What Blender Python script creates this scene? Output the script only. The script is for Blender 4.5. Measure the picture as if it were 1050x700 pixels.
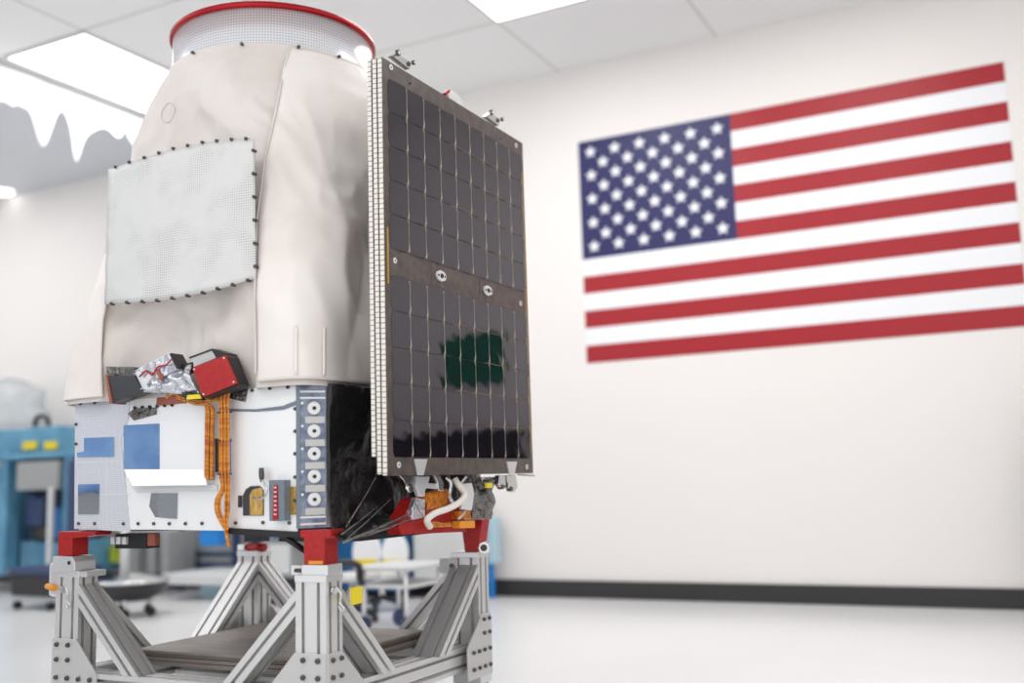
import bpy, bmesh, math, random
from mathutils import Vector, Matrix, noise
random.seed(7)
for o in list(bpy.data.objects): bpy.data.objects.remove(o, do_unlink=True)
SC = bpy.context.scene
COL = SC.collection
PI = math.pi
R = math.radians

# ------------------------------------------------------------------ camera
FPX = 1052.6; YAW = R(-26.99); PIT = R(7.68); ROL = R(-1.75); CH = 0.8
_f = Vector((math.sin(YAW)*math.cos(PIT), math.cos(YAW)*math.cos(PIT), math.sin(PIT)))
_r0 = Vector((math.cos(YAW), -math.sin(YAW), 0)); _u0 = _r0.cross(_f)
CR = _r0*math.cos(ROL) + _u0*math.sin(ROL); CU = -_r0*math.sin(ROL) + _u0*math.cos(ROL); CF = _f
cam_d = bpy.data.cameras.new('camera'); cam = bpy.data.objects.new('camera', cam_d); COL.objects.link(cam)
cam.matrix_world = Matrix(((CR.x, CU.x, -CF.x, 0), (CR.y, CU.y, -CF.y, 0), (CR.z, CU.z, -CF.z, CH), (0, 0, 0, 1)))
cam_d.sensor_width = 36; cam_d.lens = FPX/1050*36; cam_d.clip_start = 0.05
cam_d.dof.use_dof = True; cam_d.dof.focus_distance = 3.45; cam_d.dof.aperture_fstop = 0.9
SC.camera = cam

# ------------------------------------------------------------------ view, world, lamps
SC.view_settings.view_transform = 'Standard'; SC.view_settings.look = 'None'
SC.view_settings.gamma = 1; SC.view_settings.use_curve_mapping = False
SC.view_settings.exposure = 0.17
w = bpy.data.worlds.new('world'); SC.world = w; w.use_nodes = True
w.node_tree.nodes['Background'].inputs[0].default_value = (0.985, 0.99, 1, 1)
w.node_tree.nodes['Background'].inputs[1].default_value = 1.2

def area(loc, rot, sx, sy, power, col=(1, 0.995, 0.99)):
    l = bpy.data.lights.new('ceiling_area', 'AREA'); l.shape = 'RECTANGLE'; l.size = sx; l.size_y = sy
    l.energy = power; l.color = col
    o = bpy.data.objects.new('ceiling_area', l); COL.objects.link(o); o.location = loc; o.rotation_euler = rot
    return o
area((-2.0, -0.6, 3.68), (0, 0, 0), 3.2, 2.2, 40)
area((1.6, 3.2, 3.68), (0, 0, 0), 1.6, 3.0, 45)
area((-5.8, 1.4, 3.68), (0, 0, 0), 2.4, 3.0, 34)
area((-0.9, 4.8, 3.68), (0, 0, 0), 0.8, 1.6, 20)  # added away from the modelled panels to brighten the far room
area((-2.48, 4.8, 3.68), (0, 0, 0), 0.74, 1.4, 20)
area((-5.56, 5.0, 3.68), (0, 0, 0), 0.7, 1.4, 24)
area((-8.6, 4.2, 3.68), (0, 0, 0), 2.0, 3.0, 50)

# ------------------------------------------------------------------ pixel rays (1050x700 frame) to points on planes of the place
def ray(x, y): return CR*((x-525)/FPX) - CU*((y-350)/FPX) + CF
O = Vector((0, 0, CH))
def onX(x, y, X): d = ray(x, y); return O + d*(X/d.x)
def onY(x, y, Y): d = ray(x, y); return O + d*(Y/d.y)
def onZ(x, y, Z): d = ray(x, y); return O + d*((Z-CH)/d.z)
def proj(p):
    q = Vector(p)-O; z = q.dot(CF); return 525+FPX*q.dot(CR)/z, 350-FPX*q.dot(CU)/z

# ------------------------------------------------------------------ materials
def mat(name, col, rough=0.5, metal=0.0, **k):
    m = bpy.data.materials.new(name); m.use_nodes = True
    b = m.node_tree.nodes['Principled BSDF']
    b.inputs['Base Color'].default_value = (*col, 1); b.inputs['Roughness'].default_value = rough
    b.inputs['Metallic'].default_value = metal
    if 'emit' in k:
        b.inputs['Emission Color'].default_value = (*k.get('ecol', (1, 1, 1)), 1); b.inputs['Emission Strength'].default_value = k['emit']
    if 'spec' in k: b.inputs['Specular IOR Level'].default_value = k['spec']
    if 'alpha' in k: b.inputs['Alpha'].default_value = k['alpha']
    if 'trans' in k: b.inputs['Transmission Weight'].default_value = k['trans']
    if 'coat' in k: b.inputs['Coat Weight'].default_value = k['coat']; b.inputs['Coat Roughness'].default_value = 0.03
    return m
def s2l(*c): return tuple((v/255/12.92 if v/255 <= .04045 else ((v/255+.055)/1.055)**2.4) for v in c)
def N(m, t, **k):
    n = m.node_tree.nodes.new(t)
    for a, v in k.items(): setattr(n, a, v)
    return n
def L(m, a, b): m.node_tree.links.new(a, b)
def bump(m, scale, strength, dist=0.01, detail=4, stretch=None, kind='noise'):
    b = m.node_tree.nodes['Principled BSDF']
    tc = N(m, 'ShaderNodeTexCoord'); t = N(m, 'ShaderNodeTexNoise')
    t.inputs['Scale'].default_value = scale; t.inputs['Detail'].default_value = detail
    src = tc.outputs['Object']
    if stretch:
        mp = N(m, 'ShaderNodeMapping'); mp.inputs['Scale'].default_value = stretch; L(m, src, mp.inputs[0]); src = mp.outputs[0]
    L(m, src, t.inputs['Vector'])
    bp = N(m, 'ShaderNodeBump'); bp.inputs['Strength'].default_value = strength; bp.inputs['Distance'].default_value = dist
    L(m, t.outputs[0], bp.inputs['Height']); L(m, bp.outputs[0], b.inputs['Normal'])
    return m
def vary(m, c1, c2, scale, lo=.35, hi=.65, detail=4, stretch=None):
    b = m.node_tree.nodes['Principled BSDF']
    tc = N(m, 'ShaderNodeTexCoord'); t = N(m, 'ShaderNodeTexNoise'); r = N(m, 'ShaderNodeValToRGB')
    t.inputs['Scale'].default_value = scale; t.inputs['Detail'].default_value = detail
    src = tc.outputs['Object']
    if stretch:
        mp = N(m, 'ShaderNodeMapping'); mp.inputs['Scale'].default_value = stretch; L(m, src, mp.inputs[0]); src = mp.outputs[0]
    L(m, src, t.inputs['Vector']); L(m, t.outputs[0], r.inputs[0])
    r.color_ramp.elements[0].position = lo; r.color_ramp.elements[0].color = (*c1, 1)
    r.color_ramp.elements[1].position = hi; r.color_ramp.elements[1].color = (*c2, 1)
    L(m, r.outputs[0], b.inputs['Base Color'])
    return m
def dots(m, base, dot, pitch, radius, axes='xz', noise_mask=0.0):
    """perforation: a square grid of small holes in object space"""
    b = m.node_tree.nodes['Principled BSDF']
    tc = N(m, 'ShaderNodeTexCoord'); sp = N(m, 'ShaderNodeSeparateXYZ'); L(m, tc.outputs['Object'], sp.inputs[0])
    outs = []
    for a in axes:
        src = sp.outputs['xyz'.index(a)] if a != 'a' else None
        if a == 'a':
            at = N(m, 'ShaderNodeMath', operation='ARCTAN2'); L(m, sp.outputs[1], at.inputs[0]); L(m, sp.outputs[0], at.inputs[1])
            ml = N(m, 'ShaderNodeMath', operation='MULTIPLY'); ml.inputs[1].default_value = 0.39; L(m, at.outputs[0], ml.inputs[0]); src = ml.outputs[0]
        d = N(m, 'ShaderNodeMath', operation='DIVIDE'); d.inputs[1].default_value = pitch; L(m, src, d.inputs[0])
        f = N(m, 'ShaderNodeMath', operation='FRACT'); L(m, d.outputs[0], f.inputs[0])
        s = N(m, 'ShaderNodeMath', operation='SUBTRACT'); s.inputs[1].default_value = .5; L(m, f.outputs[0], s.inputs[0])
        q = N(m, 'ShaderNodeMath', operation='POWER'); q.inputs[1].default_value = 2
        ab = N(m, 'ShaderNodeMath', operation='ABSOLUTE'); L(m, s.outputs[0], ab.inputs[0]); L(m, ab.outputs[0], q.inputs[0]); outs.append(q.outputs[0])
    ad = N(m, 'ShaderNodeMath', operation='ADD'); L(m, outs[0], ad.inputs[0]); L(m, outs[1], ad.inputs[1])
    lt = N(m, 'ShaderNodeMath', operation='LESS_THAN'); lt.inputs[1].default_value = radius**2; L(m, ad.outputs[0], lt.inputs[0])
    fac = lt.outputs[0]
    if noise_mask:
        t = N(m, 'ShaderNodeTexNoise'); t.inputs['Scale'].default_value = 6; t.inputs['Detail'].default_value = 3; L(m, tc.outputs['Object'], t.inputs['Vector'])
        g = N(m, 'ShaderNodeMapRange'); g.inputs[1].default_value = noise_mask-.06; g.inputs[2].default_value = noise_mask+.1; L(m, t.outputs[0], g.inputs[0])
        mm = N(m, 'ShaderNodeMath', operation='MULTIPLY'); L(m, g.outputs[0], mm.inputs[0]); L(m, fac, mm.inputs[1]); fac = mm.outputs[0]
    mx = N(m, 'ShaderNodeMix', data_type='RGBA'); mx.inputs[6].default_value = (*base, 1); mx.inputs[7].default_value = (*dot, 1)
    L(m, fac, mx.inputs[0]); L(m, mx.outputs[2], b.inputs['Base Color'])
    return m

M = {}
M['wall'] = bump(mat('painted wall', s2l(235, 231, 228), .75), 60, .05)
M['ceil'] = bump(mat('ceiling tile', s2l(238, 238, 238), .85), 120, .1)
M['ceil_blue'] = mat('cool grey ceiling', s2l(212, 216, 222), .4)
M['floor'] = vary(mat('sealed floor', s2l(230, 230, 230), .22, spec=.5), s2l(226, 226, 227), s2l(234, 234, 234), .6)
M['base'] = mat('black rubber base', s2l(44, 43, 44), .5)
M['grid'] = mat('ceiling grid', s2l(205, 204, 202), .6)
M['lamp'] = mat('lamp diffuser', (1, 1, 1), .5, emit=2.2)
M['alu'] = bump(mat('anodised aluminium', s2l(222, 221, 220), .38, .6), 300, .05, stretch=(1, 1, .05))
M['alu_plate'] = mat('aluminium plate', s2l(206, 205, 204), .42, .4)
M['alu_bright'] = mat('machined aluminium', s2l(225, 225, 226), .3, .6)
M['bolt'] = mat('dark steel bolt', s2l(92, 88, 84), .35, .8)
M['red'] = vary(mat('red anodised', s2l(172, 28, 28), .38, .2), s2l(164, 22, 24), s2l(182, 32, 30), 60)
M['red_shiny'] = mat('red anodised ring', s2l(168, 20, 30), .25, .6)
def creases(m, scale, strength, dist, stretch=(1, 1, .55)):
    b = m.node_tree.nodes['Principled BSDF']
    tc = N(m, 'ShaderNodeTexCoord'); mp = N(m, 'ShaderNodeMapping'); mp.inputs['Scale'].default_value = stretch; L(m, tc.outputs['Object'], mp.inputs[0])
    t = N(m, 'ShaderNodeTexNoise'); t.noise_type = 'RIDGED_MULTIFRACTAL'; t.inputs['Scale'].default_value = scale; t.inputs['Detail'].default_value = 5
    t.inputs['Roughness'].default_value = .6; t.inputs['Distortion'].default_value = .35; L(m, mp.outputs[0], t.inputs['Vector'])
    bp = N(m, 'ShaderNodeBump'); bp.inputs['Strength'].default_value = strength; bp.inputs['Distance'].default_value = dist
    L(m, t.outputs[0], bp.inputs['Height']); L(m, bp.outputs[0], b.inputs['Normal']); return m
M['cloth'] = creases(vary(mat('white beta cloth', s2l(230, 222, 217), .55, spec=.4), s2l(217, 208, 201), s2l(230, 223, 219), 3), 2.6, 1.0, .06)
M['cloth_flap'] = creases(vary(mat('white beta cloth flap', s2l(236, 229, 224), .55, spec=.4), s2l(233, 225, 219), s2l(241, 235, 231), 4), 2.2, 1.0, .06, (1, 1, .35))
M['vent'] = bump(dots(mat('perforated white film', s2l(226, 227, 227), .42, .1), s2l(216, 216, 214), s2l(160, 160, 160), .0085, .25, 'xz', .52), 25, .12, .01)
M['perf'] = dots(mat('perforated silver film', s2l(220, 221, 224), .24, .35), s2l(236, 237, 240), s2l(190, 191, 196), .0105, .3, 'az')
M['silver'] = dots(bump(mat('silver grid film', s2l(214, 215, 220), .4, .25), 14, .12, .01), s2l(222, 223, 228), s2l(192, 192, 200), .006, .3, 'xz')
M['white_film'] = bump(mat('white film', s2l(244, 244, 244), .35, .1, coat=.4), 16, .15, .01)
M['mirror'] = dots(bump(mat('silvered mirror film', s2l(228, 232, 240), .05, 1.0), 12, .05, .01), s2l(228, 232, 240), s2l(190, 195, 210), .006, .2, 'xz')
M['bluegrey'] = vary(mat('blue grey panel', s2l(112, 124, 144), .35, .35), s2l(92, 104, 128), s2l(140, 150, 166), 40)
M['slate'] = mat('slate blue edge', s2l(120, 130, 142), .4, .3)
M['washer'] = mat('white washer', s2l(226, 226, 226), .35, .2)
M['dark'] = mat('black metal', s2l(28, 27, 28), .4)
M['black_film'] = bump(mat('black foil', s2l(34, 33, 35), .3, .2, spec=.6), 8, .7, .05, 4)
M['gold'] = bump(mat('gold foil', s2l(208, 170, 96), .3, .7), 40, .5)
M['kapton'] = bump(vary(mat('amber film', s2l(214, 120, 22), .25, .25), s2l(176, 88, 10), s2l(236, 150, 40), 60), 50, .4)
M['cable'] = vary(mat('amber wire', s2l(206, 118, 20), .3, .1), s2l(176, 92, 10), s2l(238, 160, 52), 90)
M['braid'] = dots(mat('metal braid', s2l(150, 130, 105), .4, .6), s2l(176, 120, 52), s2l(96, 88, 80), .006, .42, 'xz')
M['yellow'] = mat('yellow tape', s2l(235, 212, 40), .5)
M['orange'] = mat('orange tag', s2l(232, 150, 40), .5)
M['charcoal'] = mat('charcoal plate', s2l(62, 62, 64), .35, .2)
M['copper'] = mat('copper edge', s2l(176, 104, 84), .35, .6)
M['foil'] = bump(mat('silver foil', s2l(214, 216, 222), .25, .8), 14, .8, .04, 3)
M['grey_foil'] = bump(mat('grey foil', s2l(120, 118, 116), .22, .85), 18, .9, .05, 5)
M['greybox'] = mat('light grey box', s2l(196, 195, 192), .45, .2)
M['white_tube'] = mat('white sleeve', s2l(232, 226, 218), .5)
M['substrate'] = vary(mat('panel substrate', s2l(80, 70, 66), .35, spec=.5), s2l(70, 61, 58), s2l(92, 80, 74), 30)
M['cell'] = bump(mat('solar cell', s2l(13, 10, 18), .03, spec=.5), 6, .07, .02, 2)
M['cell'].node_tree.nodes['Principled BSDF'].inputs['IOR'].default_value = 1.85
M['cell'].node_tree.nodes['Principled BSDF'].inputs['Specular Tint'].default_value = (.95, .88, 1, 1)
M['gridwire'] = mat('pale interconnect', s2l(196, 186, 170), .35, .3)
M['goldwire'] = mat('copper bus wire', s2l(160, 128, 100), .35, .5)
M['tape'] = mat('white edge tape', s2l(232, 226, 216), .5)
b = M['tape']; pb = b.node_tree.nodes['Principled BSDF']
tc = N(b, 'ShaderNodeTexCoord'); sp = N(b, 'ShaderNodeSeparateXYZ'); L(b, tc.outputs['Object'], sp.inputs[0])
dv = N(b, 'ShaderNodeMath', operation='DIVIDE'); dv.inputs[1].default_value = .0125; L(b, sp.outputs[2], dv.inputs[0])
dv.inputs[1].default_value = .0165
fr = N(b, 'ShaderNodeMath', operation='FRACT'); L(b, dv.outputs[0], fr.inputs[0])
lt = N(b, 'ShaderNodeMath', operation='LESS_THAN'); lt.inputs[1].default_value = .14; L(b, fr.outputs[0], lt.inputs[0])
mx = N(b, 'ShaderNodeMix', data_type='RGBA'); mx.inputs[6].default_value = (*s2l(236, 231, 222), 1); mx.inputs[7].default_value = (*s2l(110, 102, 96), 1)
L(b, lt.outputs[0], mx.inputs[0]); L(b, mx.outputs[2], pb.inputs['Base Color'])
M['slab'] = vary(mat('brushed grey slab', s2l(140, 130, 124), .45, .3), s2l(128, 119, 113), s2l(150, 141, 135), 5, stretch=(1, 8, 1))
M['flag_red'] = mat('flag red', s2l(160, 18, 32), .45)
M['flag_white'] = mat('flag white', s2l(236, 237, 240), .45)
M['flag_blue'] = mat('flag blue', s2l(28, 28, 88), .45)
M['blue_mach'] = vary(mat('blue machine paint', s2l(84, 142, 172), .5), s2l(74, 130, 162), s2l(100, 156, 184), 4)
M['blue_paint'] = mat('strong blue paint', s2l(34, 104, 160), .45)
M['navy'] = mat('navy blue paint', s2l(44, 62, 100), .5)
M['sky_blue'] = mat('bright blue plastic', s2l(30, 130, 210), .5)
M['grey_paint'] = mat('grey paint', s2l(150, 152, 152), .5)
M['light_grey'] = mat('pale grey laminate', s2l(206, 207, 207), .5)
M['pale_blue'] = mat('pale blue plastic', s2l(176, 206, 220), .5)
M['black_plastic'] = mat('black plastic', s2l(32, 33, 38), .45)
M['chrome'] = mat('chrome', s2l(215, 215, 215), .15, 1.0)
M['unseen_green_board'] = mat('dark green board', s2l(0, 112, 84), .6)
M['cloth_blue'] = vary(mat('blue fabric', s2l(120, 165, 215), .8), s2l(104, 148, 205), s2l(150, 186, 226), 5)
M['lime'] = mat('lime plastic', s2l(190, 205, 50), .5)
def sheet_mat(name, col, alpha, rough=.2):
    m = bpy.data.materials.new(name); m.use_nodes = True; nt = m.node_tree
    b = nt.nodes['Principled BSDF']; b.inputs['Base Color'].default_value = (*col, 1); b.inputs['Roughness'].default_value = rough
    b.inputs['Alpha'].default_value = alpha
    return m
M['vinyl'] = sheet_mat('translucent vinyl', s2l(246, 249, 252), .82)
M['plastic_bag'] = bump(sheet_mat('cloudy plastic cover', s2l(200, 204, 206), .6), 5, .6, .05)

# ------------------------------------------------------------------ mesh helpers
class MB:
    def __init__(s): s.v = []; s.f = []; s.sm = []
    def add(s, vs, fs, smooth=False):
        n = len(s.v); s.v += [Vector(p) for p in vs]; s.f += [tuple(i+n for i in f) for f in fs]; s.sm += [smooth]*len(fs); return s
    def box(s, lo, hi):
        x0, y0, z0 = lo; x1, y1, z1 = hi
        return s.add([(x0,y0,z0),(x1,y0,z0),(x1,y1,z0),(x0,y1,z0),(x0,y0,z1),(x1,y0,z1),(x1,y1,z1),(x0,y1,z1)],
                     [(0,3,2,1),(4,5,6,7),(0,1,5,4),(1,2,6,5),(2,3,7,6),(3,0,4,7)])
    def prism(s, poly, off, smooth=False):
        n = len(poly); off = Vector(off); a = [Vector(p) for p in poly]; b = [p+off for p in a]
        return s.add(a+b, [tuple(range(n))[::-1], tuple(range(n, 2*n))]+[(i, (i+1) % n, n+(i+1) % n, n+i) for i in range(n)])
    def tube(s, pts, r, n=8, closed=False):
        pts = [Vector(p) for p in pts]; rr = r if isinstance(r, (list, tuple)) else [r]*len(pts); vs = []; fs = []
        up = None
        for i, p in enumerate(pts):
            t = (pts[min(i+1, len(pts)-1)]-pts[max(i-1, 0)]).normalized()
            if up is None: up = t.orthogonal().normalized()
            up = (up-t*up.dot(t)).normalized(); sd = t.cross(up)
            for k in range(n):
                a = 2*PI*k/n; vs.append(p+(up*math.cos(a)+sd*math.sin(a))*rr[i])
        for i in range(len(pts)-1):
            for k in range(n): fs.append((i*n+k, i*n+(k+1) % n, (i+1)*n+(k+1) % n, (i+1)*n+k))
        s.add(vs, fs, True)
        m = len(s.v)-len(vs)
        s.add([], []); s.f += [tuple(m+k for k in range(n))[::-1], tuple(m+(len(pts)-1)*n+k for k in range(n))]; s.sm += [False, False]
        return s
    def cyl(s, a, b, r, n=20): return s.tube([a, b], r, n)
    def lathe(s, c, prof, n=48, smooth=True, a0=0, a1=2*PI):
        c = Vector(c); vs = []; fs = []; m = len(prof); full = abs(a1-a0-2*PI) < 1e-6; k = n if full else n+1
        for i in range(k):
            a = a0+(a1-a0)*i/n
            for r, z in prof: vs.append(c+Vector((r*math.cos(a), r*math.sin(a), z)))
        for i in range(n):
            j = (i+1) % k
            for q in range(m-1): fs.append((i*m+q, j*m+q, j*m+q+1, i*m+q+1))
        return s.add(vs, fs, smooth)
    def grid(s, P, smooth=True, closed=False):
        nr = len(P); nc = len(P[0]); fs = []
        for i in range(nr-1):
            for j in range(nc if closed else nc-1): fs.append((i*nc+j, i*nc+(j+1) % nc, (i+1)*nc+(j+1) % nc, (i+1)*nc+j))
        return s.add([p for r in P for p in r], fs, smooth)
    def ball(s, c, r, n=12, m=8):
        return s.lathe(c, [(max(r*math.sin(PI*i/m), 1e-5), -r*math.cos(PI*i/m)) for i in range(m+1)], n)
    def extrusion(s, p0, p1, u, w, d, nw=2, nd=2, cutz=None):
        """T-slot profile from p0 to p1; u = direction of the wide side"""
        p0 = Vector(p0); p1 = Vector(p1); a = (p1-p0).normalized(); u = Vector(u); u = (u-a*u.dot(a)).normalized(); v = a.cross(u)
        g, t = .0058, .02; prof = []
        def side(sx, sy, ex, ey, nx, ny, L_, k):
            prof.append((sx, sy)); dx, dy = (ex-sx)/L_, (ey-sy)/L_
            for i in range(k):
                q = L_*(i+.5)/k
                for (al, dep) in ((q-g, 0), (q-g, t*.35), (q-g*1.7, t*.35), (q-g*1.7, t), (q+g*1.7, t), (q+g*1.7, t*.35), (q+g, t*.35), (q+g, 0)):
                    prof.append((sx+dx*al+nx*dep, sy+dy*al+ny*dep))
        side(-w/2, -d/2, w/2, -d/2, 0, 1, w, nw); side(w/2, -d/2, w/2, d/2, -1, 0, d, nd)
        side(w/2, d/2, -w/2, d/2, 0, -1, w, nw); side(-w/2, d/2, -w/2, -d/2, 1, 0, d, nd)
        ring = []
        for q in (p0, p1):
            for x, y in prof:
                pt = q+u*x+v*y
                if cutz is not None:      # mitre the ends on vertical / horizontal planes
                    c = cutz[0] if q is p0 else cutz[1]
                    if c: n_, val = c; n_ = Vector(n_); pt = pt+a*((val-pt.dot(n_))/a.dot(n_))
                ring.append(pt)
        n = len(prof)
        return s.add(ring, [tuple(range(n))[::-1], tuple(range(n, 2*n))]+[(i, (i+1) % n, n+(i+1) % n, n+i) for i in range(n)])
    def build(s, name, m, parent=None, bev=0, recalc=True, solid=0):
        c = sum(s.v, Vector())/len(s.v)
        me = bpy.data.meshes.new(name); me.from_pydata([p-c for p in s.v], [], s.f)
        me.polygons.foreach_set('use_smooth', s.sm)
        if recalc:
            bm = bmesh.new(); bm.from_mesh(me); bmesh.ops.recalc_face_normals(bm, faces=bm.faces); bm.to_mesh(me); bm.free()
        me.materials.append(m if not isinstance(m, str) else M[m])
        o = bpy.data.objects.new(name, me); COL.objects.link(o); o.location = c-wl(parent)
        if parent: o.parent = parent
        if bev:
            md = o.modifiers.new('bevel', 'BEVEL'); md.width = bev; md.segments = 2; md.limit_method = 'ANGLE'
        if solid:
            md = o.modifiers.new('solid', 'SOLIDIFY'); md.thickness = solid; md.offset = -1
        return o
def wl(p):
    v = Vector()
    while p: v = v+p.location; p = p.parent
    return v
def thing(name, label, cat, loc, group=None):
    o = bpy.data.objects.new(name, None); COL.objects.link(o); o.location = loc; o.empty_display_size = .1
    return tag(o, label, cat, group)
def tag(o, label, cat=None, group=None):
    o['label'] = label
    if cat: o['category'] = cat
    if group: o['group'] = group
    return o
def struct(o): o['kind'] = 'structure'; return o
def plY(px, Y, t): return MB().prism([onY(x, y, Y) for x, y in px], (0, t, 0))      # outline on a plane facing the camera side, thickness t away
def plX(px, X, t): return MB().prism([onX(x, y, X) for x, y in px], (-t, 0, 0))
def smooth_path(pts, n=8):
    pts = [Vector(p) for p in pts]; out = []
    for i in range(len(pts)-1):
        p0, p1, p2, p3 = pts[max(i-1, 0)], pts[i], pts[i+1], pts[min(i+2, len(pts)-1)]
        for k in range(n):
            t = k/n; out.append(.5*((2*p1)+(p2-p0)*t+(2*p0-5*p1+4*p2-p3)*t*t+(3*p1-p0-3*p2+p3)*t**3))
    return out+[pts[-1]]

# ------------------------------------------------------------------ room
WY = 6.5; CZ = 3.71; X0, X1, Y0 = -11.0, 4.2, -3.5
struct(MB().box((X0, Y0, -.1), (X1, WY, 0)).build('floor', 'floor'))
struct(MB().box((X0, WY, 0), (X1, WY+.15, CZ+.1)).build('wall_back', 'wall'))
struct(MB().box((X0-.15, Y0, 0), (X0, WY+.15, CZ+.1)).build('wall_left', 'wall'))
struct(MB().box((X1, 1.0, 0), (X1+.15, WY+.15, CZ+.1)).build('wall_right', 'wall'))
struct(MB().box((X0, WY-.02, 0), (X1, WY, .115)).build('baseboard_back', 'base', bev=.003))
struct(MB().box((-6.0, Y0, CZ), (X1, WY, CZ+.1)).build('ceiling', 'ceil'))
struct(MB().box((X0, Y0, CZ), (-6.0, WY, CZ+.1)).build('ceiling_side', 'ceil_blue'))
g = MB()
for k in range(8): x = -5.18+k*.7725*1.5; g.box((x-.006, Y0, CZ-.003), (x+.006, WY, CZ+.001)) if x < X1 else None
for k in range(8): y = 5.55-k*1.25; g.box((-6, y-.006, CZ-.003), (X1, y+.006, CZ+.001))
struct(g.build('trim_1', 'grid'))

LG = 'flush ceiling light panels'
def ceiling_light(x0, x1, y0, y1, label):
    t = thing('ceiling_light', label, 'ceiling light', ((x0+x1)/2, (y0+y1)/2, CZ), LG)
    f = MB(); e = .02
    f.box((x0, y0, CZ-.012), (x1, y0+e, CZ+.0)); f.box((x0, y1-e, CZ-.012), (x1, y1, CZ)); f.box((x0, y0+e, CZ-.012), (x0+e, y1-e, CZ)); f.box((x1-e, y0+e, CZ-.012), (x1, y1-e, CZ))
    f.build('frame', 'grid', t)
    MB().box((x0+e, y0+e, CZ-.008), (x1-e, y1-e, CZ)).build('diffuser', 'lamp', t)
ceiling_light(-5.95, -5.18, 4.31, 5.85, 'large glowing ceiling panel at upper left, beside the hanging clear plastic')
ceiling_light(-2.87, -2.08, 4.05, 5.55, 'glowing ceiling panel at the top middle, above the solar panel')

# clear plastic drape under the ceiling at the left
t = thing('plastic_curtain', 'translucent plastic drape hanging from a ceiling rail at upper left, hem shaped as a bright lamp reflection', 'curtain', (-6.02, 5, CZ))
MB().box((-6.035, 3.6, CZ-.03), (-6.005, 6.45, CZ)).build('rail', 'grid', t)
P = []
nj = 160
def hem(y):  # hem outline carries the lamp's scalloped reflection as shape
    b = .15+.03*math.sin(y*9.1)+.015*math.sin(y*31)
    for c, wd, dp in ((4.70, .055, .24), (4.64, .13, .12), (5.0, .06, .22), (4.98, .14, .12), (4.3, .2, .08), (5.3, .12, .10), (5.62, .10, .12), (4.42, .05, .06)): b += dp*math.exp(-((y-c)/wd)**2)
    return b
for i in range(13):
    r_ = []
    for j in range(nj+1):
        y = 3.7+2.7*j/nj; z = CZ-.03-hem(y)*i/12
        r_.append((-6.02-.04*math.sin(y*14)*(i/12), y, z))
    P.append(r_)
MB().grid(P).build('sheet', 'vinyl', t, solid=.003)

# ------------------------------------------------------------------ flag painted on the wall
FX0, FX1, FZ1 = -2.735, -.002, 3.155; FH = 1.575; sh = FH/13
FY = WY-.001
flag = thing('wall_flag', 'large stars and stripes flag painted on the white wall', 'flag', (FX0, WY, FZ1-FH))
cw = -1.642-FX0; ch = sh*7
for k in range(13):
    z1 = FZ1-k*sh; z0 = z1-sh; x0 = FX0+cw if k < 7 else FX0
    MB().box((x0, FY-.002, z0), (FX1, FY, z1)).build('stripe', 'flag_red' if k % 2 == 0 else 'flag_white', flag)
canton = MB().box((FX0, FY-.002, FZ1-ch), (FX0+cw, FY, FZ1)).build('canton', 'flag_blue', flag)
star_me = None
for rr in range(9):
    for cc in range(6 if rr % 2 == 0 else 5):
        cx = FX0+cw*((cc*2+1+(rr % 2))/12); cz = FZ1-ch*((rr+1)/10); ro = .047
        if star_me is None:
            pts = [(math.sin(i*PI/5)*(ro if i % 2 == 0 else ro*.45), 0, math.cos(i*PI/5)*(ro if i % 2 == 0 else ro*.45)) for i in range(10)]
            so = MB().prism(pts, (0, .002, 0)).build('star', 'flag_white', canton); star_me = so
            so.location = Vector((cx, FY-.003, cz))-wl(canton)
        else:
            so = star_me.copy(); COL.objects.link(so); so.parent = canton; so.location = Vector((cx, FY-.003, cz))-wl(canton)

# ------------------------------------------------------------------ satellite
sat = thing('satellite', 'white cloth wrapped satellite with folded dark solar panels on the aluminium stand', 'satellite', (-2.53, 3.04, .665))
CX, CY = -2.555, 3.03
BZ0, BZ1 = .672, 1.118; BX0, BX1, BY0, BY1 = -3.05, -2.0, 2.55, 3.52; CC = .065
# equipment box
oct_ = [(BX0+.03, BY0), (BX1-CC, BY0), (BX1, BY0+CC), (BX1, BY1-.04), (BX1-.04, BY1), (BX0+.03, BY1), (BX0, BY1-.03), (BX0, BY0+.03)]
MB().prism([(x, y, BZ0) for x, y in oct_], (0, 0, BZ1-BZ0)).build('equipment_box', 'white_film', sat)
MB().prism([(CX+(x-CX)*.97, CY+(y-CY)*.97, BZ0-.004) for x, y in oct_], (0, 0, .004)).build('bottom_plate', 'dark', sat)
FYP = BY0
def front(name, m, px, t=.006, off=.0, bev=0, lab=None):
    o = plY(px, FYP-t-off, t).build(name, m, sat, bev=bev)
    if lab: o['label'] = lab
    return o
front('film_panel', 'silver', [(77, 414), (133, 408), (131, 430), (124, 450), (133, 545), (76, 542)], .004, lab='silver perforated film panel')
front('film_panel', 'white_film', [(134, 407), (303.5, 395), (305, 545), (134, 542.5)], .003, lab='white film panel')
front('mirror_patch', 'mirror', [(126.5, 436), (163.5, 434), (163.5, 482), (127, 481)], .004, .003, lab='blue reflecting mirror patch')
front('film_patch', 'white_film', [(164, 432), (210, 431), (210, 482), (164, 482)], .005, .003, lab='white film patch')
front('mirror_patch', 'mirror', [(205, 450), (237, 449), (237, 484), (209, 484)], .003, .003)
front('mirror_patch', 'mirror', [(86, 449), (117, 448), (117, 468), (79, 468.5), (79, 464), (86, 463)], .003, .005)  # no separate patch: mirror outline shaped as a reflection in the silver panel
front('mirror_patch', 'mirror', [(80, 496.5), (102, 496), (101.5, 527), (80, 527)], .003, .005)  # also a reflection of the silver panel, shaped as its own mirror piece
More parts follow.
